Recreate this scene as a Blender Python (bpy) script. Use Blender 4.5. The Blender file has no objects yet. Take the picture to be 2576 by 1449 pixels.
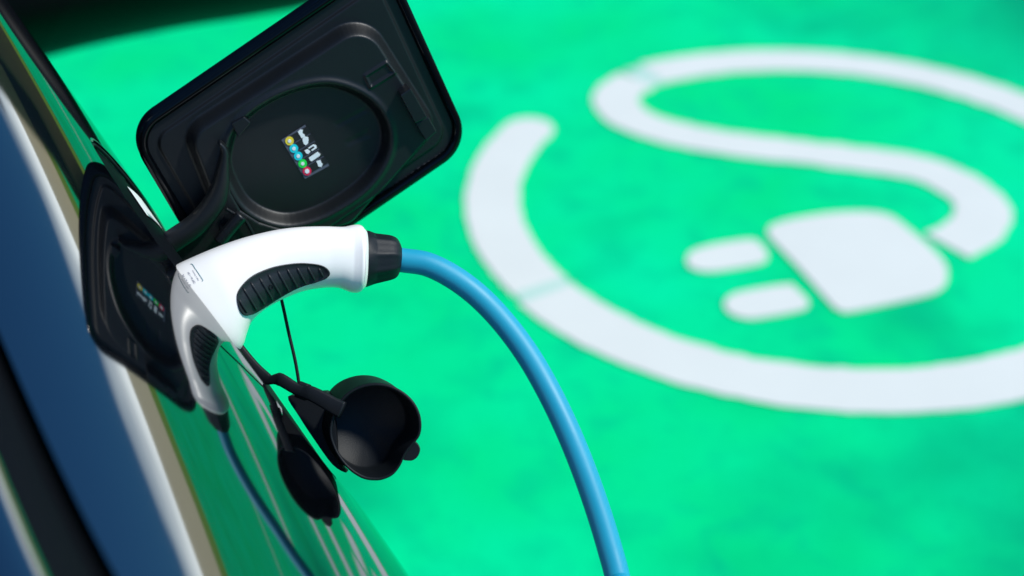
import bpy, math, random
import numpy as np
from mathutils import Vector, Matrix
from mathutils.bvhtree import BVHTree
from mathutils.geometry import tessellate_polygon

random.seed(4)
rng = np.random.default_rng(7)
SC = bpy.context.scene
COL = SC.collection

# ------------------------------------------------------------------ camera
W, H = 2576.0, 1449.0            # measuring grid of the photograph
LENS = 50.0
F = LENS / 36.0 * W
PITCH = math.radians(33.0)
ROLL = math.radians(-1.0)
CAM = np.array([0.0, 0.0, 1.3])
cp, sp, cr, sr = math.cos(PITCH), math.sin(PITCH), math.cos(ROLL), math.sin(ROLL)
RIGHT = np.array([cr, sr * sp, sr * cp])
UP = np.array([-sr, cr * sp, cr * cp])
FWD = np.array([0.0, cp, -sp])
cam = bpy.data.cameras.new("camera")
cam.lens = LENS; cam.sensor_width = 36.0
cam.clip_start = 0.02; cam.clip_end = 2000
cam.dof.use_dof = True
cam.dof.focus_distance = 0.945
cam.dof.aperture_fstop = 3.1
co = bpy.data.objects.new("camera", cam); COL.objects.link(co)
M = Matrix.Identity(4)
for i in range(3):
    M[i][0], M[i][1], M[i][2], M[i][3] = RIGHT[i], UP[i], -FWD[i], CAM[i]
co.matrix_world = M
SC.camera = co

# ------------------------------------------------------------------ world, sun, exposure
SUN_DIR = np.array([0.57, -0.10, 0.80]); SUN_DIR /= np.linalg.norm(SUN_DIR)
world = bpy.data.worlds.new("World"); SC.world = world; world.use_nodes = True
nt = world.node_tree
sky = nt.nodes.new('ShaderNodeTexSky'); sky.sky_type = 'NISHITA'; sky.sun_disc = False
sky.sun_elevation = math.asin(SUN_DIR[2]); sky.sun_rotation = math.atan2(SUN_DIR[0], SUN_DIR[1])
sky.air_density = 1.2; sky.dust_density = 0.6; sky.ozone_density = 1.6
bg = nt.nodes['Background']; bg.inputs['Strength'].default_value = 0.15
# bright cloud bank added low over the horizon for a pale reflected band
wtc = nt.nodes.new('ShaderNodeTexCoord'); sep = nt.nodes.new('ShaderNodeSeparateXYZ')
nt.links.new(wtc.outputs['Generated'], sep.inputs[0])
wmp = nt.nodes.new('ShaderNodeMapping'); wmp.inputs['Scale'].default_value = (1, 1, 2.6)
nt.links.new(wtc.outputs['Generated'], wmp.inputs['Vector'])
wn = nt.nodes.new('ShaderNodeTexNoise'); wn.inputs['Scale'].default_value = 2.2; wn.inputs['Detail'].default_value = 7; wn.inputs['Distortion'].default_value = .4
nt.links.new(wmp.outputs['Vector'], wn.inputs['Vector'])
wel = nt.nodes.new('ShaderNodeMapRange'); wel.inputs[1].default_value = .29; wel.inputs[2].default_value = .13
wel.inputs[3].default_value = -.35; wel.inputs[4].default_value = .55
nt.links.new(sep.outputs['Z'], wel.inputs[0])
wad = nt.nodes.new('ShaderNodeMath'); wad.operation = 'ADD'; nt.links.new(wel.outputs[0], wad.inputs[0]); nt.links.new(wn.outputs['Fac'], wad.inputs[1])
wrp = nt.nodes.new('ShaderNodeMapRange'); wrp.inputs[1].default_value = .55; wrp.inputs[2].default_value = .95
wsd = nt.nodes.new('ShaderNodeMapRange'); wsd.inputs[1].default_value = -.15; wsd.inputs[2].default_value = .45; wsd.inputs[3].default_value = -.8; wsd.inputs[4].default_value = 0
nt.links.new(sep.outputs['Y'], wsd.inputs[0])           # added clouds kept ahead, so the sky behind the camera stays dark
wad2 = nt.nodes.new('ShaderNodeMath'); wad2.operation = 'ADD'; nt.links.new(wad.outputs[0], wad2.inputs[0]); nt.links.new(wsd.outputs[0], wad2.inputs[1])
nt.links.new(wad2.outputs[0], wrp.inputs[0])
wmx = nt.nodes.new('ShaderNodeMix'); wmx.data_type = 'RGBA'; wmx.inputs[7].default_value = (20, 22, 22.5, 1)
wtn = nt.nodes.new('ShaderNodeMix'); wtn.data_type = 'RGBA'; wtn.blend_type = 'MULTIPLY'; wtn.inputs[0].default_value = 1
wtn.inputs[7].default_value = (.15, .44, .72, 1)
nt.links.new(sky.outputs['Color'], wtn.inputs[6]); nt.links.new(wtn.outputs[2], wmx.inputs[6])
nt.links.new(wrp.outputs[0], wmx.inputs[0]); nt.links.new(wmx.outputs[2], bg.inputs['Color'])
sd = bpy.data.lights.new("sun", 'SUN'); sd.energy = 4.12; sd.angle = math.radians(4.0); sd.color = (.98, .965, .91)
so = bpy.data.objects.new("sun", sd); COL.objects.link(so)
so.rotation_euler = Vector(SUN_DIR).to_track_quat('Z', 'Y').to_euler()
SC.view_settings.view_transform = 'Standard'
SC.view_settings.look = 'None'
SC.view_settings.exposure = 0.0
SC.view_settings.gamma = 1.0
SC.cycles.max_bounces = 8

# ------------------------------------------------------------------ helpers
def V(a): return np.array(a, float)
def unit(a): a = V(a); return a / np.linalg.norm(a)
def ray(x, y):
    return RIGHT * ((x - W / 2) / F) + UP * (-(y - H / 2) / F) + FWD
def at(x, y, d): return CAM + ray(x, y) * d        # the point at depth d along a measured direction
def ground(x, y, z=0.0):
    r = ray(x, y); return CAM + r * ((z - CAM[2]) / r[2])

def nodes(m):
    m.use_nodes = True
    return m.node_tree, m.node_tree.nodes['Principled BSDF']
def mat(name, col, rough=.5, spec=.5, metal=0.0, ior=1.5, coat=0.0, var=0.0, vscale=40.0, bump=0.0, bscale=600.0, sss=0.0, rvar=0.0, dust=0):
    m = bpy.data.materials.new(name); t, b = nodes(m)
    b.inputs['Base Color'].default_value = (*col, 1)
    b.inputs['Roughness'].default_value = rough
    b.inputs['Metallic'].default_value = metal
    b.inputs['IOR'].default_value = ior
    b.inputs['Specular IOR Level'].default_value = spec
    b.inputs['Coat Weight'].default_value = coat
    if sss:
        b.inputs['Subsurface Weight'].default_value = sss
        b.inputs['Subsurface Radius'].default_value = (.004, .004, .004)
        b.inputs['Subsurface Scale'].default_value = 1.0
    tc = t.nodes.new('ShaderNodeTexCoord')
    if var or rvar:
        n = t.nodes.new('ShaderNodeTexNoise'); n.inputs['Scale'].default_value = vscale; n.inputs['Detail'].default_value = 6
        t.links.new(tc.outputs['Object'], n.inputs['Vector'])
        if var:
            mx = t.nodes.new('ShaderNodeMix'); mx.data_type = 'RGBA'
            mx.inputs[6].default_value = (*[c * (1 - var) for c in col], 1)
            mx.inputs[7].default_value = (*[min(1, c * (1 + var)) for c in col], 1)
            t.links.new(n.outputs['Fac'], mx.inputs[0]); t.links.new(mx.outputs[2], b.inputs['Base Color'])
        if rvar:
            mr = t.nodes.new('ShaderNodeMapRange')
            mr.inputs[3].default_value = max(0, rough - rvar); mr.inputs[4].default_value = rough + rvar
            t.links.new(n.outputs['Fac'], mr.inputs[0]); t.links.new(mr.outputs[0], b.inputs['Roughness'])
    if dust:      # sparse pale specks lying on the moulding
        nd = t.nodes.new('ShaderNodeTexVoronoi'); nd.inputs['Scale'].default_value = 170; nd.inputs['Randomness'].default_value = 1
        t.links.new(tc.outputs['Object'], nd.inputs['Vector'])
        ng = t.nodes.new('ShaderNodeTexNoise'); ng.inputs['Scale'].default_value = 45; ng.inputs['Detail'].default_value = 2
        t.links.new(tc.outputs['Object'], ng.inputs['Vector'])
        th_ = t.nodes.new('ShaderNodeMapRange'); th_.inputs[1].default_value = .62; th_.inputs[2].default_value = .80; th_.inputs[3].default_value = 0; th_.inputs[4].default_value = .17
        t.links.new(ng.outputs['Fac'], th_.inputs[0])
        lt = t.nodes.new('ShaderNodeMath'); lt.operation = 'LESS_THAN'
        t.links.new(nd.outputs['Distance'], lt.inputs[0]); t.links.new(th_.outputs[0], lt.inputs[1])
        dm = t.nodes.new('ShaderNodeMix'); dm.data_type = 'RGBA'; dm.inputs[6].default_value = (*col, 1); dm.inputs[7].default_value = (.07, .075, .08, 1)
        t.links.new(lt.outputs[0], dm.inputs[0]); t.links.new(dm.outputs[2], b.inputs['Base Color'])
    if bump:
        n2 = t.nodes.new('ShaderNodeTexNoise'); n2.inputs['Scale'].default_value = bscale; n2.inputs['Detail'].default_value = 3
        t.links.new(tc.outputs['Object'], n2.inputs['Vector'])
        bp = t.nodes.new('ShaderNodeBump'); bp.inputs['Strength'].default_value = bump; bp.inputs['Distance'].default_value = .001
        t.links.new(n2.outputs['Fac'], bp.inputs['Height']); t.links.new(bp.outputs['Normal'], b.inputs['Normal'])
    return m

def mesh(name, verts, faces, m=None, parent=None, smooth=True):
    me = bpy.data.meshes.new(name)
    me.from_pydata([tuple(map(float, v)) for v in verts], [], [tuple(f) for f in faces])
    me.validate(); me.update()
    import bmesh
    b = bmesh.new(); b.from_mesh(me)
    bmesh.ops.recalc_face_normals(b, faces=b.faces); b.to_mesh(me); b.free()
    if m: me.materials.append(m)
    if smooth: me.polygons.foreach_set('use_smooth', [True] * len(me.polygons))
    o = bpy.data.objects.new(name, me); COL.objects.link(o)
    if parent:
        o.parent = parent
        o.matrix_parent_inverse = Matrix.Translation(parent.location).inverted()
    return o
def empty(name, loc, label, cat, group=None):
    o = bpy.data.objects.new(name, None); COL.objects.link(o); o.location = tuple(map(float, loc))
    o.empty_display_size = .05
    tag(o, label, cat, group); return o
def tag(o, label=None, cat=None, group=None, kind=None):
    if label: o['label'] = label
    if cat: o['category'] = cat
    if group: o['group'] = group
    if kind: o['kind'] = kind
    return o
def autosmooth(o, deg=35):
    me = o.data
    import bmesh
    b = bmesh.new(); b.from_mesh(me)
    for e in b.edges:
        if len(e.link_faces) == 2 and e.calc_face_angle(0) > math.radians(deg): e.smooth = False
    b.to_mesh(me); b.free()
def bevel(o, w=.001, seg=3, ang=30):
    md = o.modifiers.new('bevel', 'BEVEL'); md.width = w; md.segments = seg; md.limit_method = 'ANGLE'; md.angle_limit = math.radians(ang)
    md.harden_normals = False
    return o

def catmull(pts, n=8, closed=False):
    pts = [V(p) for p in pts]; out = []
    N = len(pts)
    rngi = range(N) if closed else range(N - 1)
    for i in rngi:
        if closed: a, b, c, d = pts[(i - 1) % N], pts[i], pts[(i + 1) % N], pts[(i + 2) % N]
        else: a, b, c, d = pts[max(i - 1, 0)], pts[i], pts[i + 1], pts[min(i + 2, N - 1)]
        for k in range(n):
            t = k / n
            out.append(.5 * ((2 * b) + (c - a) * t + (2 * a - 5 * b + 4 * c - d) * t * t + (3 * b - a - 3 * c + d) * t ** 3))
    if not closed: out.append(pts[-1])
    return out

def tube(path, rad, n=16, cap=True, flat=None, upv=None):
    """swept tube (verts, faces). rad scalar or list; flat=(a,b) elliptical factors with upv as the a-axis hint"""
    path = [V(p) for p in path]; N = len(path)
    rad = [rad] * N if np.isscalar(rad) else rad
    vs, fs = [], []
    up = V(upv) if upv is not None else None
    prev = None
    for i in range(N):
        t = unit(path[min(i + 1, N - 1)] - path[max(i - 1, 0)])
        if prev is None:
            r = up if up is not None else (V((0, 0, 1)) if abs(t[2]) < .9 else V((1, 0, 0)))
        else: r = prev
        if up is not None: r = up
        x = unit(r - t * (r @ t)); prev = x
        y = np.cross(t, x)
        fa, fb = flat or (1, 1)
        for k in range(n):
            a = 2 * math.pi * k / n
            vs.append(path[i] + rad[i] * (fa * math.cos(a) * x + fb * math.sin(a) * y))
    for i in range(N - 1):
        for k in range(n):
            a, b = i * n + k, i * n + (k + 1) % n
            fs.append((a, b, b + n, a + n))
    if cap:
        fs.append(tuple(range(n))[::-1]); fs.append(tuple(range((N - 1) * n, N * n)))
    return vs, fs
def merge(parts):
    vs, fs = [], []
    for v, f in parts:
        o = len(vs); vs += list(v); fs += [tuple(i + o for i in g) for g in f]
    return vs, fs
def box(c, ax, ay, az):
    """box from centre and three half-axis vectors"""
    c, ax, ay, az = map(V, (c, ax, ay, az)); vs = []
    for i in (-1, 1):
        for j in (-1, 1):
            for k in (-1, 1): vs.append(c + i * ax + j * ay + k * az)
    return vs, [(0, 1, 3, 2), (4, 6, 7, 5), (0, 4, 5, 1), (2, 3, 7, 6), (0, 2, 6, 4), (1, 5, 7, 3)]
def prism(poly, thick):
    """poly = list of 3D points (planar-ish), thick = vector"""
    n = len(poly); vs = [V(p) for p in poly] + [V(p) + V(thick) for p in poly]
    fs = [(i, (i + 1) % n, (i + 1) % n + n, i + n) for i in range(n)]
    for t in tessellate_polygon([[Vector(p) for p in poly]]):
        fs.append(tuple(t)); fs.append(tuple(i + n for i in t)[::-1])
    return vs, fs
def ringloft(loops, cap=True):
    n = len(loops[0]); vs = [p for l in loops for p in l]; fs = []
    for i in range(len(loops) - 1):
        for k in range(n):
            a, b = i * n + k, i * n + (k + 1) % n
            fs.append((a, b, b + n, a + n))
    if cap:
        for base, lp in ((0, loops[0]), ((len(loops) - 1) * n, loops[-1])):
            c = sum(lp) / n; vs.append(c); ci = len(vs) - 1
            for k in range(n): fs.append((base + k, base + (k + 1) % n, ci))
    return vs, fs

# ------------------------------------------------------------------ materials
paint = mat('black_paint', (.0012, .0016, .0025), rough=.045, ior=2.6)
plastic = mat('black_plastic', (.004, .0052, .0062), rough=.46, spec=.5, dust=1, bump=.12, bscale=1800, rvar=.08, vscale=25)
lidpaint = mat('lid_paint', (.0012, .0016, .0025), rough=.12, ior=1.4, spec=.4)
plate_m = mat('recess_black', (.003, .004, .006), rough=.6, spec=.08)
plastic_in = mat('black_plastic_smooth', (.004, .0055, .0075), rough=.42, spec=.48, dust=1, bump=.05, bscale=900)
rubber = mat('black_rubber', (.0025, .0045, .0068), rough=.55, spec=.3, dust=1, bump=.15, bscale=1500)
white_pl = mat('white_plastic', (.95, .92, .86), rough=.3, var=.02, vscale=14, sss=.0, bump=.03, bscale=900)
boot_m = mat('boot_black', (.006, .009, .012), rough=.55, spec=.3, bump=.1, bscale=700, rvar=.08, vscale=60)
cable_m = mat('cable_blue', (.01, .34, .50), rough=.5, spec=.5, rvar=.12, bump=.06, bscale=500, var=.06, vscale=30)
print_m = mat('dark_ink', (.01, .02, .12), rough=.5)
grey_ink = mat('grey_ink', (.10, .24, .26), rough=.5)

# ------------------------------------------------------------------ ground
def ground_material():
    m = bpy.data.materials.new('green_paint'); t, b = nodes(m)
    tc = t.nodes.new('ShaderNodeTexCoord')
    def noise(s, d=5, off=(0, 0, 0), dist=0.0):
        mp = t.nodes.new('ShaderNodeMapping'); mp.inputs['Location'].default_value = off
        t.links.new(tc.outputs['Object'], mp.inputs['Vector'])
        n = t.nodes.new('ShaderNodeTexNoise'); n.inputs['Scale'].default_value = s; n.inputs['Detail'].default_value = d
        n.inputs['Distortion'].default_value = dist
        t.links.new(mp.outputs['Vector'], n.inputs['Vector']); return n.outputs['Fac']
    def ramp(src, a, bb):
        r = t.nodes.new('ShaderNodeMapRange'); r.inputs[1].default_value = a; r.inputs[2].default_value = bb
        t.links.new(src, r.inputs[0]); return r.outputs[0]
    def mix(f, a, bb):
        x = t.nodes.new('ShaderNodeMix'); x.data_type = 'RGBA'
        t.links.new(f, x.inputs[0])
        for i, c in ((6, a), (7, bb)):
            if isinstance(c, tuple): x.inputs[i].default_value = (*c, 1)
            else: t.links.new(c, x.inputs[i])
        return x.outputs[2]
    c = mix(ramp(noise(1.4, 5), .36, .64), (.0, .66, .20), (.0, .74, .31))
    c = mix(ramp(noise(2.6, 6, (3, 1, 0), .6), .56, .90), c, (.0, .24, .13))
    c = mix(ramp(noise(13, 6, (4, 4, 0), .5), .5, .85), c, (.0, .50, .225))
    c = mix(ramp(noise(60, 3, (1, 1, 0)), .62, .9), c, (.0, .48, .22))
    # corner shading painted into the green toward the far right of the bay
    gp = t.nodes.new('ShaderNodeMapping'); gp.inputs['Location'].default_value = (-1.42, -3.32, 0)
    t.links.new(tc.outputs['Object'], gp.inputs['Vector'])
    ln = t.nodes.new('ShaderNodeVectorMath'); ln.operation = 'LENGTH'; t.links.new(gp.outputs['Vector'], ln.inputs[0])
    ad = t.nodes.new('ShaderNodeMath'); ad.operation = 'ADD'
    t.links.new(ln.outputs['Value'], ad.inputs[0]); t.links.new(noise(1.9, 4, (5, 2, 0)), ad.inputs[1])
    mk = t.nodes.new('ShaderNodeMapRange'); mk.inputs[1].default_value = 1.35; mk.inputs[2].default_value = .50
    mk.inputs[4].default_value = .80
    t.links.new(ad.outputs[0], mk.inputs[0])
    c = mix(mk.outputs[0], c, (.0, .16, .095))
    gp = t.nodes.new('ShaderNodeMapping'); gp.inputs['Location'].default_value = (-.78, -1.30, 0)  # shading of the near right corner, also painted into the colour
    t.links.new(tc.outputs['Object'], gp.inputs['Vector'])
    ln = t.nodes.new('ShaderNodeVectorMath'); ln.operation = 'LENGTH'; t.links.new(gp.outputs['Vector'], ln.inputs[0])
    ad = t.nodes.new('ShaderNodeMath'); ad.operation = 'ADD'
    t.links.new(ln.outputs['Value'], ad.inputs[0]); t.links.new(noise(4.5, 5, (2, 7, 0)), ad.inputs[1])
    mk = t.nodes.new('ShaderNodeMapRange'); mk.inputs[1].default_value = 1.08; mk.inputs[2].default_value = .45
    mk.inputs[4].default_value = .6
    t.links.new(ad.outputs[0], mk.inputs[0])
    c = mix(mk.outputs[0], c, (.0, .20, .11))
    t.links.new(c, b.inputs['Base Color'])
    b.inputs['Roughness'].default_value = .8; b.inputs['Specular IOR Level'].default_value = .03
    bp = t.nodes.new('ShaderNodeBump'); bp.inputs['Strength'].default_value = .5; bp.inputs['Distance'].default_value = .004
    t.links.new(noise(220, 4), bp.inputs['Height']); t.links.new(bp.outputs['Normal'], b.inputs['Normal'])
    return m
def sheet(name, poly, z, m):
    vs = [(p[0], p[1], z) for p in poly]
    fs = [tuple(t) for t in tessellate_polygon([[Vector(v) for v in vs]])]
    o = mesh(name, vs, fs, m, smooth=False)
    if o.data.polygons[0].normal.z < 0:
        o.data.flip_normals()
    return o
asphalt = mat('asphalt', (.045, .046, .05), rough=.85, var=.35, vscale=120, bump=.6, bscale=300)
g = sheet('ground', [(-400, -400), (400, -400), (400, 400), (-400, 400)], -.012, asphalt); tag(g, kind='structure')
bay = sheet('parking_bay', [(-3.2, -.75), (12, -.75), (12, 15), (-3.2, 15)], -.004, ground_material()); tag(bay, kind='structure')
grass_m = mat('grass', (.20, .38, .03), rough=.9, var=.5, vscale=9, bump=.8, bscale=90)
gv = sheet('grass_verge', [(-40, 15.2), (5.4, 15.2), (5.4, 20.9), (-40, 20.9)], .02, grass_m); tag(gv, kind='structure')
# --- the painted symbol: cable loop and plug
markw = mat('white_road_paint', (.69, .71, .66), rough=.8, spec=.1, var=.05, vscale=7, bump=.4, bscale=240)
markthin = mat('thin_road_paint', (.45, .68, .57), rough=.7, var=.08, vscale=15)
CC = V((.568, 2.306)); RO, RI = .6576, .5450
RM, SW = (RO + RI) / 2, (RO - RI)
sym = empty('painted_symbol', (CC[0], CC[1], 0), 'white painted charging symbol, a looping cable ending in a plug, on the green ground', 'road marking')
def stroke(pts, w, roundstart=False, roundend=False, edge=.0016):
    """polygon outline of a brush stroke on the ground; pts 2D; w scalar or list"""
    pts = [V(p) for p in pts]; N = len(pts); w = [w] * N if np.isscalar(w) else w
    L_, R_ = [], []
    for i in range(N):
        t = unit(pts[min(i + 1, N - 1)] - pts[max(i - 1, 0)]); nn = V((-t[1], t[0]))
        j = edge * rng.normal()
        L_.append(pts[i] + nn * (w[i] / 2 + j)); R_.append(pts[i] - nn * (w[i] / 2 + j * .7))
    def capp(c, a, t, ww):
        return [c + ww / 2 * (math.cos(q) * a + math.sin(q) * t) for q in np.linspace(0, math.pi, 12)[1:-1]]
    poly = list(L_)
    if roundend:
        t = unit(pts[-1] - pts[-2]); poly += capp(pts[-1], V((-t[1], t[0])), t, w[-1])
    poly += R_[::-1]
    if roundstart:
        t = unit(pts[0] - pts[1]); poly += capp(pts[0], V((-t[1], t[0])), t, w[0])
    return poly
def arc(a0, a1, n=60, r=RM, c=CC):
    return [c + r * V((math.cos(math.radians(a)), math.sin(math.radians(a)))) for a in np.linspace(a0, a1, n)]
def gang(x, y):
    p = ground(x, y)[:2] - CC; return math.degrees(math.atan2(p[1], p[0])) % 360
def mark(name, poly, z=.0, m=markw):
    n = len(poly)
    vs = [(p[0], p[1], z + .0) for p in poly]
    fs = [tuple(t) for t in tessellate_polygon([[Vector(v) for v in vs]])]
    vs2 = [(p[0], p[1], z - .003) for p in poly]
    fs += [(i, (i + 1) % n, (i + 1) % n + n, i + n) for i in range(n)]
    o = mesh(name, vs + vs2, fs, m, sym, smooth=False); return o
aS = gang(1375, 335); aG = gang(1378, 722); aT = gang(1640, 190)
mark('cable_stroke', stroke(arc(aS, aG - 1.2, 50), SW * .91, roundstart=True))
mark('cable_stroke', stroke(arc(aG + 1.4, 360 + aT - .8, 150, RM + .003), SW * .96))
spx = [(1606, 199), (1578, 214), (1555, 232), (1551, 258), (1580, 292), (1648, 321), (1750, 346), (1885, 366.7), (2010, 380), (2144, 397), (2246, 410),
       (2330, 427), (2400, 457), (2452, 492), (2474, 525), (2462, 565), (2425, 595), (2381, 616)]
sp2 = catmull([ground(*p)[:2] for p in spx], 6)
mark('cable_stroke', stroke(sp2, SW * .87))
for k, (a, b_, rr) in enumerate(((aG - 1.8, aG + 2.0, RM), (360 + aT - 1.5, 360 + aT + 3.4, RM - .004))):
    mark('stencil_gap', stroke(arc(a, b_, 6, rr), SW * .86), z=-.001, m=markthin)
for nm, y_, lab in (('added_line', 4.1, 'added white line just beyond the charging symbol, mirrored in the car paint'), ('added_line', 6.9, 'added white line farthest from the charging symbol, mirrored in the car paint')):  # lines added out of view to put white streaks in the paint reflections
    bl_ = sheet(nm, stroke([(-1.6 + .2 * k, y_ + .02 * k) for k in range(50)], .13), .001, markw); tag(bl_, lab, 'road marking', 'added lines')
plug_px = [(1929, 590), (1927, 576), (1938, 564), (1990, 548), (2090, 533), (2180, 530), (2240, 540), (2285, 570), (2350, 625), (2383, 664), (2389, 694), (2380, 720), (2345, 741), (2250, 764),
           (2135, 787), (2112, 783), (2090, 768), (2010, 678), (1950, 615)]
pb_ = [ground(*p)[:2] for p in plug_px]; pbm = sum(pb_) / len(pb_)
mark('plug_body', catmull([pbm + (p - pbm) * .975 for p in pb_], 6, True))
z4 = lambda x, y: (1703.9 + .33854 * x, 557.5 + .33854 * y)
for pr in ([(62, 290), (95, 215), (250, 158), (540, 115), (630, 165), (678, 240), (640, 312), (350, 372), (200, 382), (100, 350)],
           [(342, 610), (380, 545), (500, 500), (820, 446), (895, 490), (982, 590), (940, 660), (640, 727), (500, 735), (380, 682)]):
    pq = [ground(*z4(*p))[:2] for p in pr]; pm = sum(pq) / len(pq)
    ax_ = unit(ground(*z4(*pr[0]))[:2] - ground(*z4(*pr[5]))[:2]); pv = V((-ax_[1], ax_[0]))
    mark('plug_prong', catmull([pm + ax_ * ((q - pm) @ ax_) * .97 + pv * ((q - pm) @ pv) * .86 for q in pq], 6, True))

# ------------------------------------------------------------------ the car body
a_, b_ = ray(120, 145), ray(1030, 1449)
N0 = unit(np.cross(a_, b_)); N0 = N0 if N0[2] > 0 else -N0
Lh = unit(np.cross(N0, (0, 0, 1))); Lh = Lh if Lh[1] > 0 else -Lh
T0 = np.cross(N0, Lh); T0 = T0 if T0[2] > 0 else -T0
AL = .70
LA = math.cos(AL) * Lh + math.sin(AL) * T0
TA = -math.sin(AL) * Lh + math.cos(AL) * T0
P0 = at(556, 770, .98)
RB = .365
def body(u, v, off=0.0):
    """point on the body: u along the edge of the wing, v round the shoulder"""
    v0, v1 = -.30, .62
    ph = max(min(v, v1), v0) / RB
    R_ = .43 * math.exp(-2.3 * .3 * math.tanh(u / .3))      # the shoulder tightens towards the cabin
    p = P0 - N0 * R_ + R_ * (math.cos(ph) * N0 + math.sin(ph) * TA)
    tn = -math.sin(ph) * N0 + math.cos(ph) * TA
    if v > v1: p = p + tn * (v - v1)
    if v < v0: p = p + tn * (v - v0)
    nn = math.cos(ph) * N0 + math.sin(ph) * TA
    return p + LA * u + nn * off
def uv_of(x, y):
    r_ = ray(x, y); s = np.linalg.solve(np.stack([r_, -LA, -N0], 1), P0 - CAM); return s[1]
U0, U1 = uv_of(880, 1257), uv_of(340, 470)
UC, UH = (U0 + U1) / 2, (U1 - U0) / 2
VC, VH = -.005, .100
def rrect(th, cx, cy, hx, hy, p=5.0):
    c, s = math.cos(th), math.sin(th)
    r = (abs(c / hx) ** p + abs(s / hy) ** p) ** (-1 / p)
    return cx + r * c, cy + r * s
def annulus(inner, outer, rings, off, pw=1.6):
    n = len(inner); vs, fs = [], []
    for i in range(rings + 1):
        t = (i / rings) ** pw
        for k in range(n):
            u = inner[k][0] * (1 - t) + outer[k][0] * t; v = inner[k][1] * (1 - t) + outer[k][1] * t
            vs.append(body(u, v, off))
    for i in range(rings):
        for k in range(n):
            a, b = i * n + k, i * n + (k + 1) % n
            fs.append((a, b, b + n, a + n))
    return vs, fs
NS = 240
th = [2 * math.pi * k / NS for k in range(NS)]
def vfac(u): return float(np.interp(u, [-.25, -.17, -.12, -.05, 0, .15, .3], [.42, .45, .56, .71, .88, .98, .98]))
hole = [(u, VC + (v - VC) * (vfac(u) if v > VC else 1)) for u, v in (rrect(t, UC, VC, UH, VH, 6) for t in th)]
hole = [(u + .55 * (v - .02), v) for u, v in hole]
def rectb(t, x0, x1, y0, y1):
    c, s = math.cos(t), math.sin(t); k = 1e9
    cx, cy = UC, VC
    if c > 0: k = min(k, (x1 - cx) / c)
    if c < 0: k = min(k, (x0 - cx) / c)
    if s > 0: k = min(k, (y1 - cy) / s)
    if s < 0: k = min(k, (y0 - cy) / s)
    return cx + k * c, cy + k * s
car = empty('parked_car', (P0[0] - .3, P0[1], 0), 'glossy black car with its charging flap open, reflecting the green ground', 'car')
def offs(loop, d): 
    return [(UC + (u - UC) * (1 + d / UH), VC + (v - VC) * (1 + d / VH)) for u, v in loop]
def VS(u): return .2445 + .18 * u           # the bonnet shut line
def outp(t):
    c, s = math.cos(t), math.sin(t); x, y = rectb(t, -.62, .75, -1.2, 9.0)
    k = (VS(UC) - VC) / (s - .18 * c) if s > .18 * c + 1e-6 else 1e9
    return (UC + k * c, VC + k * s) if k < math.hypot(x - UC, y - VC) else (x, y)
outer = [outp(t) for t in th]
# wing skin with a rolled inner lip at the flap opening
vs, fs = annulus(hole, outer, 130, 0)
lip = [[body(u, v, o) for u, v in offs(hole, d)] for d, o in ((-.0012, -.0006), (-.0018, -.002), (-.0018, -.012))]
n0 = len(vs)
for l in lip: vs += l
seq = [list(range(NS))] + [list(range(n0 + i * NS, n0 + (i + 1) * NS)) for i in range(3)]
for A_, B_ in zip(seq[:-1], seq[1:]):
    for k in range(NS): fs.append((A_[k], A_[(k + 1) % NS], B_[(k + 1) % NS], B_[k]))
wing = mesh('wing_panel', vs, fs, paint, car)
# recess plate behind the opening
plate_o = offs(hole, -.0045)
vs, fs = annulus([(UC + (u - UC) * .02, VC + (v - VC) * .02) for u, v in plate_o], plate_o, 24, -.0035, 1.0)
plate = mesh('recess_plate', vs, fs, plate_m, car)
# rubber gasket round the recess
vs, fs = tube([body(u, v, -.0022) for u, v in offs(hole, -.0032)] + [body(*offs(hole, -.0032)[0], -.0022)], .0011, 8, cap=False)
mesh('gasket', vs, fs, rubber, car)
# white sticker strip on the plate, near the top end of the opening
u_a, u_b = uv_of(425, 583), uv_of(366, 505)
vs, fs = [], []
for i in range(11):
    for j in range(9):
        v = -.008 + (.046 + .008) * j / 8; u = u_a + (u_b - u_a) * i / 10
        if i == 0: u += .012 * (j / 8)
        vs.append(body(u, v, -.0027))
for i in range(10):
    for j in range(8): a = i * 9 + j; fs.append((a, a + 1, a + 10, a + 9))
mesh('white_sticker', vs, fs, mat('white_label', (.85, .86, .86), rough=.5), plate)
# bonnet skin beyond a shut line
def strip(name, v0, v1, nv, u0, u1, nu, off, m, parent, fold=True):
    vs, fs = [], []
    for i in range(nu + 1):
        for j in range(nv + 1):
            vs.append(body(u0 + (u1 - u0) * i / nu, v0 + (v1 - v0) * j / nv, off))
    for i in range(nu):
        for j in range(nv):
            a = i * (nv + 1) + j; fs.append((a, a + 1, a + nv + 2, a + nv + 1))
    return mesh(name, vs, fs, m, parent)
def bonnet_row(u):
    p = body(u, VS(u) + .020); ph = .15; out = []
    def tn(q): return -math.sin(q) * N0 + math.cos(q) * TA
    pts = [p - tn(.15) * .0 - (math.cos(.15) * N0 + math.sin(.15) * TA) * .012]
    pts.append(p.copy())
    for a, b, r, n in ((.36, .74, .07, 22), (.74, .80, .1, 2)):
        for k in range(n):
            q = a + (b - a) * (k + .5) / n; p = p + tn(q) * r * (b - a) / n; pts.append(p.copy())
    return pts
rows = [bonnet_row(-.62 + (.75 + .62) * i / 50) for i in range(51)]; nb = len(rows[0])
mesh('bonnet_edge', [p for r_ in rows for p in r_], [(i * nb + k, i * nb + k + 1, (i + 1) * nb + k + 1, (i + 1) * nb + k) for i in range(50) for k in range(nb - 1)], paint, car)
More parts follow.
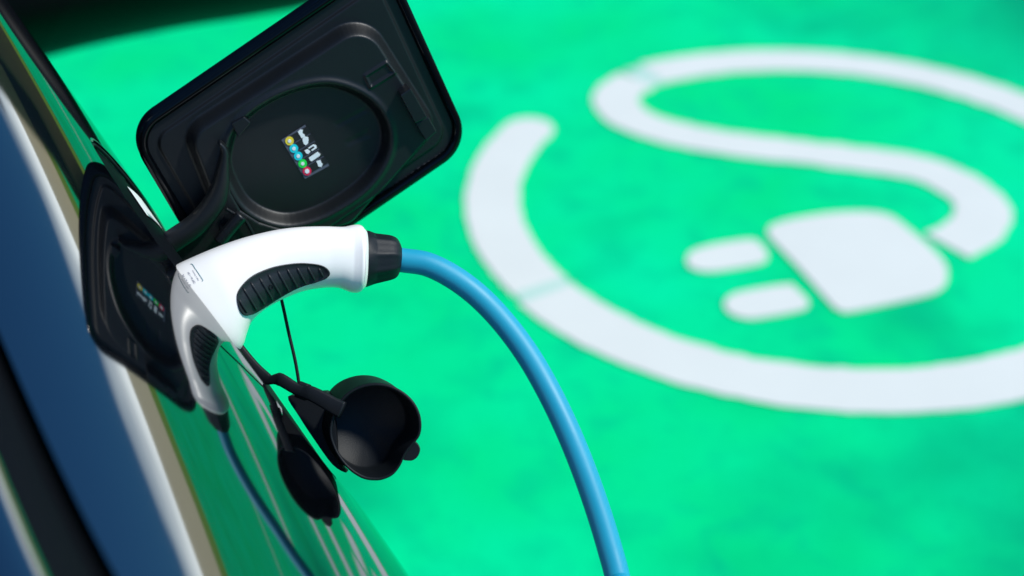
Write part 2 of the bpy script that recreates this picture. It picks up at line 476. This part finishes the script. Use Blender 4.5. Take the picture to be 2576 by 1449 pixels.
cv_ = [[body(u, VS(u) + dv, dh) for dv, dh in ((-.012, -.008), (.003, -.008), (.006, -.003), (.023, -.005))] for u in np.linspace(-.62, .75, 41)]
mesh('shut_line_channel', [p for r_ in cv_ for p in r_], [(i * 4 + k, i * 4 + k + 1, i * 4 + k + 5, i * 4 + k + 4) for i in range(40) for k in range(3)], plate_m, car)

def dark_reflection_row(r_):  # matte black surface added in place of a dark reflection past the bonnet edge
    d = unit(r_[-1] - r_[-2]); n_ = np.cross(d, LA); n_ = n_ if n_ @ N0 > 0 else -n_
    p = r_[-1] - n_ * .004; out = [p - n_ * .02, p]
    for k in range(24):
        q = .9 + .8 * (k + .5) / 24; p = p + (-math.sin(q) * N0 + math.cos(q) * TA) * .03; out.append(p)
    return out
cw = [dark_reflection_row(r_) for r_ in rows]; nc = len(cw[0])
mesh('dark_reflection_panel', [p for r_ in cw for p in r_], [(i * nc + k, i * nc + k + 1, (i + 1) * nc + k + 1, (i + 1) * nc + k) for i in range(50) for k in range(nc - 1)], plate_m, car)
# ------------------------------------------------------------------ charging flap
co4 = [ray(*p) for p in [(313.5, 336.4), (975, -117), (1192, 364), (579, 783)]]
cor = [c * d * .955 for c, d in zip(co4, (1, .998, 1.0778, 1.0798))]
FN = unit(np.cross(cor[1] - cor[0], cor[3] - cor[0]))
if FN @ (-FWD) < 0: FN = -FN           # towards the viewer = inner side of the flap
FA = CAM + cor[0]; FX = unit(cor[1] - cor[0]); FY = np.cross(FN, FX)
if FY @ (cor[3] - cor[0]) < 0: FY = -FY
def onflap(x, y, h=0.0):
    r = ray(x, y); d = ((FA + FN * h - CAM) @ FN) / (r @ FN); return CAM + r * d
def fl2(x, y, h=0.0):
    p = onflap(x, y, h) - FA; return V((p @ FX, p @ FY))
def f3(s, t, h=0.0): return FA + FX * s + FY * t + FN * h
flap = empty('charging_flap_assembly', FA, 'x', 'x')
bpy.data.objects.remove(flap)
def inpoly(corners, rad, n=10):
    """rounded polygon in flap coordinates"""
    out = []; N = len(corners)
    for i in range(N):
        p, a, b = V(corners[i]), V(corners[i - 1]), V(corners[(i + 1) % N])
        r = rad if np.isscalar(rad) else rad[i]
        d1, d2 = unit(a - p), unit(b - p)
        half = math.acos(max(-1, min(1, d1 @ d2))) / 2
        L1 = r / math.tan(half); c = p + unit(d1 + d2) * r / math.sin(half)
        s, e = p + d1 * L1, p + d2 * L1
        a0, a1 = math.atan2(*(s - c)[::-1]), math.atan2(*(e - c)[::-1])
        da = (a1 - a0 + math.pi) % (2 * math.pi) - math.pi
        for k in range(n + 1):
            q = a0 + da * k / n; out.append(c + r * V((math.cos(q), math.sin(q))))
    return out
def sdpoly(P, poly):
    """signed distance of many points to a polygon (negative inside)"""
    P = np.asarray(P); poly = np.asarray(poly); d = np.full(len(P), 1e9); s = np.zeros(len(P), bool)
    for i in range(len(poly)):
        a, b = poly[i - 1], poly[i]; e = b - a; w = P - a
        t = np.clip((w @ e) / max(e @ e, 1e-12), 0, 1); q = w - t[:, None] * e
        d = np.minimum(d, np.sqrt((q ** 2).sum(1)))
        c1 = (a[1] <= P[:, 1]) & (b[1] > P[:, 1]); c2 = (a[1] > P[:, 1]) & (b[1] <= P[:, 1])
        cr_ = e[0] * w[:, 1] - e[1] * w[:, 0]
        s ^= (c1 & (cr_ > 0)) | (c2 & (cr_ < 0))
    return np.where(s, -d, d)
z3 = lambda x, y: (301.9 + .41667 * x, .41667 * y)
lid_c = [fl2(*p) for p in [(313.5, 336.4), (975, -117), (1192, 364), (579, 783)]]
lid_poly = inpoly(lid_c, [.027, .024, .029, .024], 16)
def inset(poly, d):
    poly = [V(p) for p in poly]; n = len(poly); out = []
    for i in range(n):
        t = unit(poly[(i + 1) % n] - poly[i - 1]); out.append(poly[i] + V((-t[1], t[0])) * d)
    c = sum(poly) / n
    if np.linalg.norm(out[0] - c) > np.linalg.norm(poly[0] - c):
        return inset(poly, -d)
    return out
# outer painted skin: a shallow tray with a rolled edge
prof = [(-.0, -.0145), (-.0022, -.0135), (-.0030, -.010), (-.0024, -.004), (-.0010, -.0008), (.0012, .0), (.0050, -.0004), (.0068, -.0012), (.0080, -.0055)]
loops = [[f3(*p, h) for p in inset(lid_poly, d)] for d, h in [(.03, -.0175), (.012, -.0168)] + prof]
vs, fs = ringloft(loops, cap=True)
skin = mesh('flap_skin', vs, fs, lidpaint, car)
# liner: one moulded relief
liner_poly = inset(lid_poly, .0074)
plat = [fl2(*z3(*p)) for p in [(395, 790), (1470, 95), (1900, 770), (1400, 1330), (700, 1560)]]
plat_poly = inpoly(plat, [.016, .021, .018, .02, .012], 10)
step = inset(lid_poly, .0150)
dish_px = [(655, 900), (690, 780), (790, 670), (930, 580), (1090, 520), (1240, 500), (1380, 535), (1500, 610), (1575, 720), (1590, 840), (1550, 960), (1460, 1080), (1330, 1180), (1180, 1260), (1020, 1300), (880, 1275), (760, 1200), (685, 1080), (650, 980)]
dish = [fl2(*z3(*p)) for p in catmull(dish_px, 4, True)]
lo = np.min(liner_poly, 0) - .001; hi = np.max(liner_poly, 0) + .001
NX, NY = 300, 215
X, Y = np.meshgrid(np.linspace(lo[0], hi[0], NX), np.linspace(lo[1], hi[1], NY), indexing='ij')
PP = np.stack([X.ravel(), Y.ravel()], 1)
sd_l = sdpoly(PP, liner_poly); sd_s = sdpoly(PP, step); sd_p = sdpoly(PP, plat_poly); sd_d = sdpoly(PP, dish)
ss = lambda x: (lambda q: q * q * (3 - 2 * q))(np.clip(x, 0, 1))
hgt = -.004 + .0022 * ss(-sd_s / .0018 + .5)
hgt += .0125 * ss(-sd_p / .0070 + .5)
hgt += -.0095 * ss(-sd_d / .0055 + .5)
hgt += .0014 * np.exp(-((sd_d - .0045) / .0022) ** 2)
# small moulded outlines
def gb(px, amp, w=.0016):
    pg = [fl2(*z3(*p)) for p in px]; s = sdpoly(PP, pg); return amp * np.exp(-(s / w) ** 2)
hgt += gb([(1462, 430), (1590, 350), (1640, 410), (1495, 500)], .0016, .0009) 
hgt += -.0004 * ss(-sdpoly(PP, [fl2(*z3(*p)) for p in [(1290, 740), (1480, 640), (1500, 670), (1310, 770)]]) / .004 + .3)
hgt += -.0004 * ss(-sdpoly(PP, [fl2(*z3(*p)) for p in [(1350, 850), (1500, 770), (1520, 820), (1370, 885)]]) / .004 + .3)
CELL = (hi[0] - lo[0]) / NX
keep = sd_l < CELL * .7
lp_ = np.array(liner_poly)
for i in np.where(keep & (sd_l > -CELL * .55))[0]:
    best = (9, None)
    for j in range(len(lp_)):
        a, b = lp_[j - 1], lp_[j]; e = b - a; t = min(1, max(0, (PP[i] - a) @ e / max(e @ e, 1e-12))); q = a + e * t; d = np.linalg.norm(PP[i] - q)
        if d < best[0]: best = (d, q)
    PP[i] = best[1]
idx = -np.ones(len(PP), int); idx[keep] = np.arange(keep.sum())
# snap border verts onto the liner outline for a clean edge
lv = [f3(PP[i][0], PP[i][1], hgt[i]) for i in np.where(keep)[0]]
lf = []
for i in range(NX - 1):
    for j in range(NY - 1):
        q = (i * NY + j, (i + 1) * NY + j, (i + 1) * NY + j + 1, i * NY + j + 1)
        if all(keep[k] for k in q): lf.append(tuple(idx[k] for k in q))
liner = mesh('flap_liner', lv, lf, plastic, car)
# latch socket on the right
def fbox(px, h0, h1, name, m, parent, bev=.0008):
    pg = [fl2(*z3(*p)) for p in px]
    o = mesh(name, *prism([f3(*p, h0) for p in pg], FN * (h1 - h0)), m, parent, smooth=False)
    bevel(o, bev); return o
fbox([(1655, 520), (1715, 480), (1815, 655), (1745, 690)], .004, .021, 'latch_block', plastic_in, liner)
fbox([(1752, 700), (1830, 660), (1880, 750), (1815, 805)], .004, .017, 'latch_block', plastic_in, liner)
fbox([(660, 705), (735, 665), (775, 700), (700, 790)], .004, .0150, 'locating_tab', plastic_in, liner)
fbox([(1315, 1285), (1350, 1270), (1358, 1310), (1320, 1325)], .001, .008, 'rubber_stop', rubber, liner)
# legend sticker with coloured dots
z6 = lambda x, y: (670.8 + .12967 * x, 281.7 + .12967 * y)
hs = -.004 + .0022 + .0125 - .0095 + .0004
def stk(pts, name, h, m, parent, th=.00025):
    pg = [fl2(*z6(*p), hs) for p in pts]
    return mesh(name, *prism([f3(*p, h) for p in pg], FN * th), m, parent, smooth=False)
st_dark = mat('sticker_black', (.01, .012, .014), rough=.4)
st_grey = mat('sticker_border', (.10, .11, .15), rough=.4)
st_white = mat('sticker_white', (.92, .94, .95), rough=.5)
stick = stk([(285, 540), (745, 245), (1215, 1040), (745, 1295)], 'legend_sticker', hs, st_grey, liner)
rows_o = V((440, 555)); rdir = V((85, 146)); across = V((250, -145)) / np.hypot(250, 145)
for k in range(5):
    c = rows_o + rdir * k + across * 230
    a = across * 205; b = rdir * .44
    q = [c - a - b, c + a - b, c + a + b, c - a + b]
    stk(q, 'legend_row', hs + .0003, st_dark, stick)
for k, colr in enumerate([(.95, .72, .05), (.0, .70, .78), (.0, .70, .78), (.0, .80, .08), (.85, .01, .08)]):
    c = rows_o + rdir * k
    mcol = mat('dot_' + ['yellow', 'cyan', 'cyan', 'green', 'red'][k], colr, rough=.4)
    stk([c + 84 * V((math.cos(a), math.sin(a))) for a in np.linspace(0, 2 * math.pi, 28)[:-1]], 'coloured_dot', hs + .0006, mcol, stick)
    stk([c + (34 if k != 4 else 44) * V((math.cos(a), math.sin(a))) for a in np.linspace(0, 2 * math.pi, 20)[:-1]], 'dot_centre', hs + .0009, st_white, stick)
icons = [[[(600, 380), (650, 330), (700, 340), (690, 400), (740, 440), (730, 480), (670, 500), (645, 450)]],
         [[(690, 510), (740, 470), (800, 480), (810, 530), (800, 600), (760, 640), (715, 610), (700, 560)]],
         [[(730, 740), (790, 710), (850, 760), (800, 810), (760, 790)], [(800, 690), (900, 620), (960, 640), (970, 690), (880, 750), (860, 730), (930, 680), (900, 655), (820, 705)]],
         [[(815, 880), (985, 765), (1040, 810), (1030, 840), (870, 950), (840, 935)]],
         [[(960, 950), (1040, 920), (1060, 980), (1085, 1000), (1060, 1060), (1000, 1050), (985, 1000)]]]
for row in icons:
    for ic in row: stk(ic, 'legend_icon', hs + .0006, st_white, stick)
# gooseneck arm
arm_px = [(600, 850), (628, 900), (622, 1000), (610, 1100), (580, 1200), (520, 1290), (440, 1370), (360, 1425), (290, 1470), (230, 1500)]
arm_c = [z3(*p) for p in arm_px]
def arm_pt(i, x, y):
    k = i / (len(arm_c) - 1)
    d = (np.array(onflap(x, y)) - CAM) @ FWD
    base = d - .012
    return at(x, y, base * (1 - k) + (.945) * k if False else base - .004 * k)
ap = catmull([arm_pt(i, *p) for i, p in enumerate(arm_c)], 6)
nA = len(ap)
wid = [.0010 + .0062 * min(1, i / (nA * .45)) for i in range(nA)]
side = -FN
vs, fs = tube(ap, [1.0] * nA, 14, flat=(1, 1), upv=FN)
vs = []
for i in range(nA):
    t = unit(ap[min(i + 1, nA - 1)] - ap[max(i - 1, 0)]); x = unit(FN - t * (FN @ t)); y = np.cross(t, x)
    for k in range(14):
        a = 2 * math.pi * k / 14
        vs.append(ap[i] + .008 * math.copysign(abs(math.cos(a)) ** .6, math.cos(a)) * x + wid[i] * math.copysign(abs(math.sin(a)) ** .6, math.sin(a)) * y)
arm = mesh('flap_arm', vs, fs, plastic, car)
# hinge web below the arm
web = [(640, 1000), (665, 1130), (720, 1230), (830, 1300), (980, 1345), (1000, 1420), (980, 1520), (700, 1600), (330, 1560), (300, 1470), (440, 1380), (540, 1285), (600, 1190), (622, 1100)]
pw = [fl2(*z3(*p)) for p in web]
webo = mesh('hinge_web', *prism([f3(*p, -.002) for p in pw], FN * .0145), plastic, car, smooth=False); bevel(webo, .0025, 4)
fbox([(600, 1400), (590, 1310), (625, 1250), (680, 1225), (700, 1270), (660, 1340), (640, 1420)], .0122, .0132, 'hinge_pocket', rubber, webo, .0002)
vs, fs = tube(catmull([at(*z3(*p), ((onflap(*z3(*p)) - CAM) @ FWD) - .020) for p in [(735, 1300), (690, 1350), (640, 1410), (600, 1460)]], 5), [.0046] * 16, 14)
mesh('hinge_pin', vs, fs, plastic_in, webo)
vs, fs = tube(catmull([at(*z3(*p), ((onflap(*z3(*p)) - CAM) @ FWD) - .018) for p in [(640, 1260), (690, 1290), (740, 1310), (780, 1370), (810, 1430), (830, 1500)]], 5), .0012, 8)
mesh('tether_loop', vs, fs, rubber, webo)

# ------------------------------------------------------------------ charging plug
DH0 = .925
def hdepth(x): return DH0 + (x - 437) / F * .22 * .93
tops = [(337, 740), (387, 706), (437, 672), (478, 651.5), (537, 625.6), (596.6, 603.4), (648.5, 588.6), (704, 576.7), (760, 570.8), (815, 569.3), (850, 570.4), (868, 570), (885.5, 566.3), (900, 565.2), (909, 568), (914, 574)]
bots = [(500, 953), (550, 919), (597, 886), (612, 866), (621, 838), (634, 808), (668, 777), (715, 751), (765, 732), (812, 724), (846, 723.5), (864, 728), (882, 735), (897, 736.5), (907, 733.5), (911, 728)]
tp = catmull(tops, 5); bt = catmull(bots, 5)
NK = 48
def section(tpx, bpx, thick, expo=2.35, n=NK):
    c = V(((tpx[0] + bpx[0]) / 2, (tpx[1] + bpx[1]) / 2)); d = hdepth(c[0])
    a, b = at(tpx[0], tpx[1], d), at(bpx[0], bpx[1], d)
    return (a + b) / 2, (a - b) / 2, thick
def loft_sections(secs, expo=2.35, n=NK):
    loops = []
    N = len(secs)
    for i, (c, Uv, tk) in enumerate(secs):
        ax = unit(secs[min(i + 1, N - 1)][0] - secs[max(i - 1, 0)][0])
        Mv = unit(np.cross(Uv, ax)); 
        if Mv @ FWD > 0: Mv = -Mv
        lp = []
        for k in range(n):
            a = 2 * math.pi * k / n
            ca, sa = math.cos(a), math.sin(a)
            lp.append(c + Uv * math.copysign(abs(ca) ** (2 / expo), ca) + Mv * tk * math.copysign(abs(sa) ** (2 / expo), sa))
        loops.append(lp)
    return loops
NT = len(tp)
secs = []
for i in range(NT):
    k = i / (NT - 1)
    c, Uv, _ = section(tp[i], bt[i], 0)
    w = np.linalg.norm(Uv)
    tk = np.interp(k, [0, .25, .45, .62, .8, .9, 1], [.029, .0285, .023, .0205, .0205, .0222, .0215])
    if i >= NT - 3: tk = .0222 * (1, .985, .95)[i - (NT - 3)]
    secs.append((c, Uv, tk))
plug = empty('charging_plug', secs[10][0], 'white charging plug with black grip pads pushed into the black car', 'charging plug')
loops = loft_sections(secs)
# round the end flange
c, Uv, tk = secs[-1]
endax = unit(secs[-1][0] - secs[-4][0])
loops.append([c + (p - c) * .93 + endax * .0016 for p in loops[-1]])
loops.append([c + (p - c) * .78 + endax * .0012 for p in loops[-2]])
vs, fs = ringloft(loops, cap=True)
handle = mesh('handle_shell', vs, fs, white_pl, plug)
bv = BVHTree.FromPolygons([Vector(v) for v in vs], [tuple(f) for f in fs])
def onhandle(x, y, back=False):
    r = Vector(unit(ray(x, y)))
    if not back:
        h = bv.ray_cast(Vector(CAM), r)
        if h[0] is None: 
            h = bv.find_nearest(Vector(at(x, y, hdepth(x)))); return V(h[0]), V(h[1])
        nn = V(h[1]); nn = nn if nn @ V(r) < 0 else -nn
        return V(h[0]), nn
    o = Vector(CAM) + r * 2.0
    h = bv.ray_cast(o, -r)
    if h[0] is None: return None
    nn = V(h[1]); nn = nn if nn @ V(r) > 0 else -nn
    return V(h[0]), nn
zz = lambda x, y: (389.2 + .3704 * x, 536.7 + .3704 * y)
pad_out = [(556, 575), (562, 535), (590, 490), (640, 440), (700, 403), (800, 365), (900, 345), (1000, 337), (1100, 345), (1160, 365), (1190, 402), (1172, 432), (1110, 458), (1000, 490), (900, 537), (800, 597), (720, 648), (660, 682), (608, 693), (578, 665), (562, 620)]
pad_poly = [V(zz(*p)) for p in catmull(pad_out, 5, True)]
pc = sum(pad_poly) / len(pad_poly)
spine = [V(zz(*p)) for p in [(640, 570), (750, 510), (900, 440), (1060, 400)]]
def pad(back):
    vs, fs = [], []
    n = len(pad_poly)
    cs = []
    for p in pad_poly:
        q = min((s + (e - s) * t for s, e in zip(spine[:-1], spine[1:]) for t in np.linspace(0, 1, 12)), key=lambda z: np.linalg.norm(z - p)); cs.append(q)
    levels = [(1.0, -.0008), (1.0, .0007), (.965, .0014), (.9, .0012), (.86, .0007), (.5, .0009), (.12, .0009)]
    for s, h in levels:
        for p, c in zip(pad_poly, cs):
            q = c + (p - c) * s * (1.22 if back else 1); r = onhandle(*q, back=back)
            if r is None: return None
            vs.append(r[0] + r[1] * h)
    for i in range(len(levels) - 1):
        for k in range(n):
            a, b = i * n + k, i * n + (k + 1) % n
            fs.append((a, b, b + n, a + n))
    # fill the thin spine gap
    base = (len(levels) - 1) * n
    for k in range(n // 2):
        a, b = base + k, base + (k + 1) % n; c_, d_ = base + (n - 1 - k), base + (n - 2 - k) % n
        fs.append((a, b, d_, c_))
    return mesh('grip_pad', vs, fs, rubber_pad, plug)
rubber_pad = mat('grip_rubber', (.012, .015, .018), rough=.5, bump=.2, bscale=1600)
ribs = [((570, 585), (620, 672)), ((600, 507), (686, 652)), ((652, 470), (740, 613)), ((712, 440), (797, 583)), ((770, 413), (852, 553)), ((835, 392), (907, 523)), ((898, 376), (966, 498)), ((965, 368), (1024, 473)), ((1038, 364), (1086, 450)), ((1113, 370), (1142, 426))]
for back in (False, True):
    pd = pad(back)
    if pd is None: continue
    for a, b in (() if back else ribs):
        pts = []
        for t in np.linspace(0, 1, 8):
            r = onhandle(*zz(*(V(a) + (V(b) - V(a)) * t)), back=back); pts.append(r[0] + r[1] * .0010)
        v_, f_ = tube(pts, [.0004] + [.00085] * 6 + [.0004], 8)
        mesh('grip_rib', v_, f_, rubber_pad, pd)
    if not back:
        r = onhandle(*zz(785, 497))
        e1 = unit(np.cross(r[1], (0, 0, 1))); e2 = np.cross(r[1], e1)
        v_, f_ = tube([r[0] + r[1] * .0012 + .0016 * (math.cos(a) * e1 * .75 + math.sin(a) * e2) for a in np.linspace(0, 2 * math.pi, 21)], .0004, 6, cap=False)
        mesh('screw_ring', v_, f_, rubber, pd)
# printed rating label
z7 = lambda x, y: (415.9 + .08333 * x, 630.6 + .08333 * y)
def text_on(body_, start, end, height_px, m, fontsq=1.0):
    cu = bpy.data.curves.new('lettering', 'FONT'); cu.body = body_; cu.size = 1.0; cu.resolution_u = 3
    tmp = bpy.data.objects.new('tmp', cu); COL.objects.link(tmp)
    dg = bpy.context.evaluated_depsgraph_get(); dg.update()
    me = tmp.evaluated_get(dg).to_mesh()
    pts = [(v.co.x, v.co.y) for v in me.vertices]; fcs = [tuple(p.vertices) for p in me.polygons]
    bpy.data.objects.remove(tmp)
    x0 = min(p[0] for p in pts); x1 = max(p[0] for p in pts)
    s, e = V(start), V(end); d = unit(e - s); upd = V((d[1], -d[0]))      # glyph-up in image space
    L = np.linalg.norm(e - s); out = []
    for x, y in pts:
        q = s + d * ((x - x0) / (x1 - x0) * L) + upd * (y / .72 * height_px)
        r = onhandle(*q); out.append(r[0] + r[1] * .00015)
    return mesh('lettering', out, fcs, m, plug, smooth=False)
zA = lambda x, y: ((660 + x * 110 / 1328) * .67083, (970 + y * 120 / 1449) * .67083)
text_on('3P + N + PE', zA(690, 1215), zA(345, 700), 6.8, print_m)
text_on('C(P)P 2A / < 30V', zA(890, 1100), zA(580, 590), 5.2, print_m)
text_on('Made in Germany', zA(1045, 985), zA(765, 520), 3.6, print_m)
pts = [onhandle(*zA(*p)) for p in catmull([(650, 255), (740, 265), (880, 470), (1020, 670), (1150, 870), (1215, 975), (1190, 1030)], 5)]
v_, f_ = tube([p + n_ * .0001 for p, n_ in pts], .00025, 6); mesh('label_outline', v_, f_, grey_ink, plug)
# black strain-relief boot
bt_t = [(914, 578), (926, 580), (938, 584), (945, 586.5), (964, 589), (982, 591.5), (996, 597), (1004, 606), (1009, 618)]
bt_b = [(912, 723), (922.6, 722), (936, 719), (945, 717), (962, 712.6), (980, 708), (992, 703), (1000, 695), (1005, 684)]
bs = []
for t_, b__ in zip(catmull(bt_t, 3), catmull(bt_b, 3)):
    c, Uv, _ = section(t_, b__, 0); bs.append((c, Uv, np.linalg.norm(Uv) * 1.0))
bl = []
for i, lp in enumerate(loft_sections(bs, 2.0, 96)):
    c = bs[i][0]; k = min(1, max(0, (i - 3) / 6.0))
    out = []
    for q, p in enumerate(lp):
        a = (q / 96 * 9) % 1.0 - .5                       # nine soft facets
        out.append(c + (p - c) * (1 - k * .055 * (1 - min(1, abs(a) * 2.3) ** 3)))
    bl.append(out)
vs, fs = ringloft(bl, cap=True)
boot = mesh('strain_relief_boot', vs, fs, boot_m, plug)

# ------------------------------------------------------------------ charging cable
cpx = [(990, 650, 0), (1015, 655, 0), (1075, 665, 0), (1140, 697, 0), (1205, 746, 0), (1268, 812, 0), (1328, 893, -.005), (1380, 983, -.01), (1427, 1080, -.015), (1468, 1180, -.02), (1505, 1285, -.025), (1534, 1380, -.03), (1555, 1460, -.035), (1570, 1560, -.04)]
dB = hdepth(1010)
cpts = [at(x, y, dB + dd) for x, y, dd in cpx]
e = cpts[-1]
cpts += [V((e[0] + .01, e[1] - .03, .42)), V((e[0] + .03, e[1] - .06, .22)), V((e[0] + .1, e[1] - .12, .05)), V((e[0] + .25, e[1] - .25, .012)), V((e[0] + .7, e[1] - .5, .012)), V((2.4, -.4, .012)), V((4.0, -.9, .012))]
path = catmull(cpts, 12)
vs, fs = tube(path, .0083, 28)
cable = mesh('charging_cable', vs, fs, cable_m); tag(cable, 'bright blue charging cable curving down from the plug', 'cable')

# ------------------------------------------------------------------ inlet cap on its strap
z5 = lambda x, y: (563.5 + .44446 * x, 805 + .44446 * y)
zc = lambda x, y: (697.7 + .21757 * x, 925.8 + .21757 * y)
DC = .92
cap_out = [(600, 760), (620, 600), (680, 440), (790, 300), (930, 215), (1100, 175), (1270, 190), (1430, 260), (1560, 370), (1640, 510), (1665, 660), (1645, 780), (1590, 860), (1530, 930), (1470, 1020), (1420, 1130), (1340, 1230), (1230, 1285), (1130, 1298), (1000, 1280), (860, 1200), (740, 1080), (650, 930)]
co_ = [V(zc(*p)) for p in catmull(cap_out, 4, True)]
cen = sum(co_) / len(co_)
def cl(scale, depth, shift=(0, 0)):
    return [at(*(cen + (p - cen) * scale + V(shift)), depth) for p in co_]
B = (-30, -22)
sh = lambda k: (B[0] * k, B[1] * k)
capl = [cl(.96, DC + .031, sh(1.0)), cl(.985, DC + .029, sh(1)), cl(.99, DC + .025, sh(.9)), cl(.985, DC + .008, sh(.3)), cl(1.0, DC + .005, sh(.15)), cl(1.005, DC + .001, (0, 0)), cl(.99, DC - .0005), cl(.955, DC - .0005), cl(.93, DC + .001), cl(.925, DC + .004, sh(.12)), cl(.90, DC + .024, sh(.8)), cl(.85, DC + .027, sh(.9))]
vs, fs = ringloft(capl, cap=True)
cap = mesh('cap_cup', vs, fs, rubber, car)
# pull tab
tabp = [(1440, 1040), (1560, 850), (1600, 865), (1635, 910), (1645, 960), (1625, 1020), (1580, 1060), (1530, 1072)]
tb = mesh('pull_tab', *prism([at(*zc(*p), DC + .004) for p in catmull(tabp, 4, True)], FWD * .006), rubber, cap, smooth=False); bevel(tb, .001)
# rear round cover behind the cap
rp = [V(zc(*p)) for p in catmull([(120, 330), (330, 330), (560, 270), (640, 420), (680, 800), (700, 1080), (800, 1210), (640, 1120), (420, 820), (250, 560)], 4, True)]
cv = mesh('second_cover', *prism([at(*p, DC + .018) for p in rp], FWD * .012), rubber, car, smooth=False); bevel(cv, .002)
# jointed strap
def slab(pxs, wid_, th_, d0, d1, name, parent):
    pp = catmull(pxs, 5); N = len(pp); pts = [at(*z5(*p), d0 + (d1 - d0) * i / (N - 1)) for i, p in enumerate(pp)]
    vs, n = [], 12
    for i in range(N):
        t = unit(pts[min(i + 1, N - 1)] - pts[max(i - 1, 0)]); y = unit(np.cross(t, FWD)); x = np.cross(y, t)
        w_ = wid_ if np.isscalar(wid_) else np.interp(i / (N - 1), *wid_)
        for k in range(n):
            a = 2 * math.pi * k / n
            vs.append(pts[i] + x * th_ * math.copysign(abs(math.cos(a)) ** .5, math.cos(a)) + y * w_ * math.copysign(abs(math.sin(a)) ** .5, math.sin(a)))
    fs = [(i * n + k, i * n + (k + 1) % n, (i + 1) * n + (k + 1) % n, (i + 1) * n + k) for i in range(N - 1) for k in range(n)]
    fs += [tuple(range(n))[::-1], tuple(range((N - 1) * n, N * n))]
    return mesh(name, vs, fs, rubber, parent)
strap = slab([(40, 120), (100, 195), (160, 262), (215, 312), (255, 338), (300, 335), (330, 342), (400, 385), (445, 405), (490, 415), (560, 450), (620, 485), (670, 510)],
             ([0, .3, .36, .45, .66, .72, 1], [.0050, .0040, .0029, .0044, .0037, .0048, .0057]), .0023, .935, .918, 'cap_strap', car)
slab([(422, 392), (448, 402), (470, 410)], .0056, .0032, .9265, .9245, 'strap_joint', strap)
# thin tether cord
tp_ = [at(x, y, .965) for x, y in [(690, 690), (702, 730), (713, 775), (727, 840), (741, 900), (750, 950), (754, 985)]]
vs, fs = tube(catmull(tp_, 6), .00115, 10); mesh('tether_cord', vs, fs, rubber, car)

# ------------------------------------------------------------------ wing mirror (black, high in the picture)
MD = 2.05
mp = [(-500, 0), (-420, 120), (-150, 175), (60, 150), (130, 132), (250, 102), (450, 62), (640, 32), (780, 4), (860, -40), (900, -160), (870, -400), (700, -640), (300, -740), (-200, -700), (-500, -350)]
mo = catmull([(a, b + 9) for a, b in mp], 5, True); mc = sum(mo) / len(mo)
loops = []
for s, d in [(.35, -.12), (.6, -.105), (.8, -.075), (.92, -.04), (.98, -.01), (1.0, .02), (.98, .05), (.93, .065), (.9, .06)]:
    loops.append([at(*(mc + (p - mc) * s), MD + d) for p in mo])
vs, fs = ringloft(loops, cap=True)
mm_ = mat('matt_black_housing', (.0025, .003, .004), rough=.5, spec=.15)
wm = mesh('mirror_housing', vs, fs, mm_, car)

vs, fs = tube(catmull([at(-60, -330, 2.02), V((-.70, 1.84, .70)), V((-.60, 1.62, .74)), body(.6, -.42, -.01)], 6), list(np.linspace(.05, .075, 19)), 20, flat=(.55, 1.2), upv=(0, 0, 1))
mesh('mirror_arm', vs, fs, mm_, wm)
# ------------------------------------------------------------------ surroundings seen only as reflections
def simple(name, parts, m, label, cat, group=None):
    o = mesh(name, *merge(parts), m, smooth=False); tag(o, label, cat, group); return o
cream = mat('added_cream_sand', (.88, .76, .46), rough=.85, var=.08, vscale=3)
brown = mat('brown_brick', (.26, .19, .12), rough=.85, var=.3, vscale=8)
def hill(name, y0, y1, z0, z1, m, drop=False):
    xs = [5.5 + 2.2 * i for i in range(30)]; ny = 7
    vs = []
    for x in xs:
        for k in range(ny):
            t = k / (ny - 1); w = .5 - .5 * math.cos(math.pi * t)
            vs.append((x, y0 + (y1 - y0) * t, z0 + (z1 - z0) * (w if drop else t) + .05 * math.sin(x * .9) * (1 if z0 > 0 else t)))
    fs = [(i * ny + k, (i + 1) * ny + k, (i + 1) * ny + k + 1, i * ny + k + 1) for i in range(29) for k in range(ny - 1)]
    o = mesh(name, vs, fs, m); tag(o, kind='structure')
hill('added_green_slope', 15.0, 22.0, -.01, 2.5, bay.data.materials[0])  # unseen slope, made up to carry green higher in the paint reflections
hill('grass_verge', 22.0, 23.0, 2.5, 3.05, grass_m)
hill('added_sandy_bank', 23.0, 26.5, 3.05, 5.0, cream)  # unseen bank, added and tilted to catch sun for a cream reflected band
hill('added_sandy_bank_top', 26.5, 60.0, 5.0, -1.0, cream)
bld = empty('brick_building', (-2, 24, 0), 'brown brick building beyond the far end of the green bay', 'building')
mesh('wall', *merge([box((-4.9, 25, 2.6), (10.2, 0, 0), (0, 4, 0), (0, 0, 2.6))]), brown, bld, smooth=False)
mesh('roof', *merge([box((-4.9, 25, 5.32), (10.5, 0, 0), (0, 4.3, 0), (0, 0, .12))]), asphalt, bld, smooth=False)
glass_d = mat('window_glass', (.01, .014, .018), rough=.05)
for wx in (-10, -7, -4, -1, 2, 4.6):
    mesh('window', *box((wx, 20.99, 2.3), (.6, 0, 0), (0, .02, 0), (0, 0, .7)), glass_d, bld, smooth=False)

print('body: LA', LA, 'N0', N0, 'U', U0, U1)
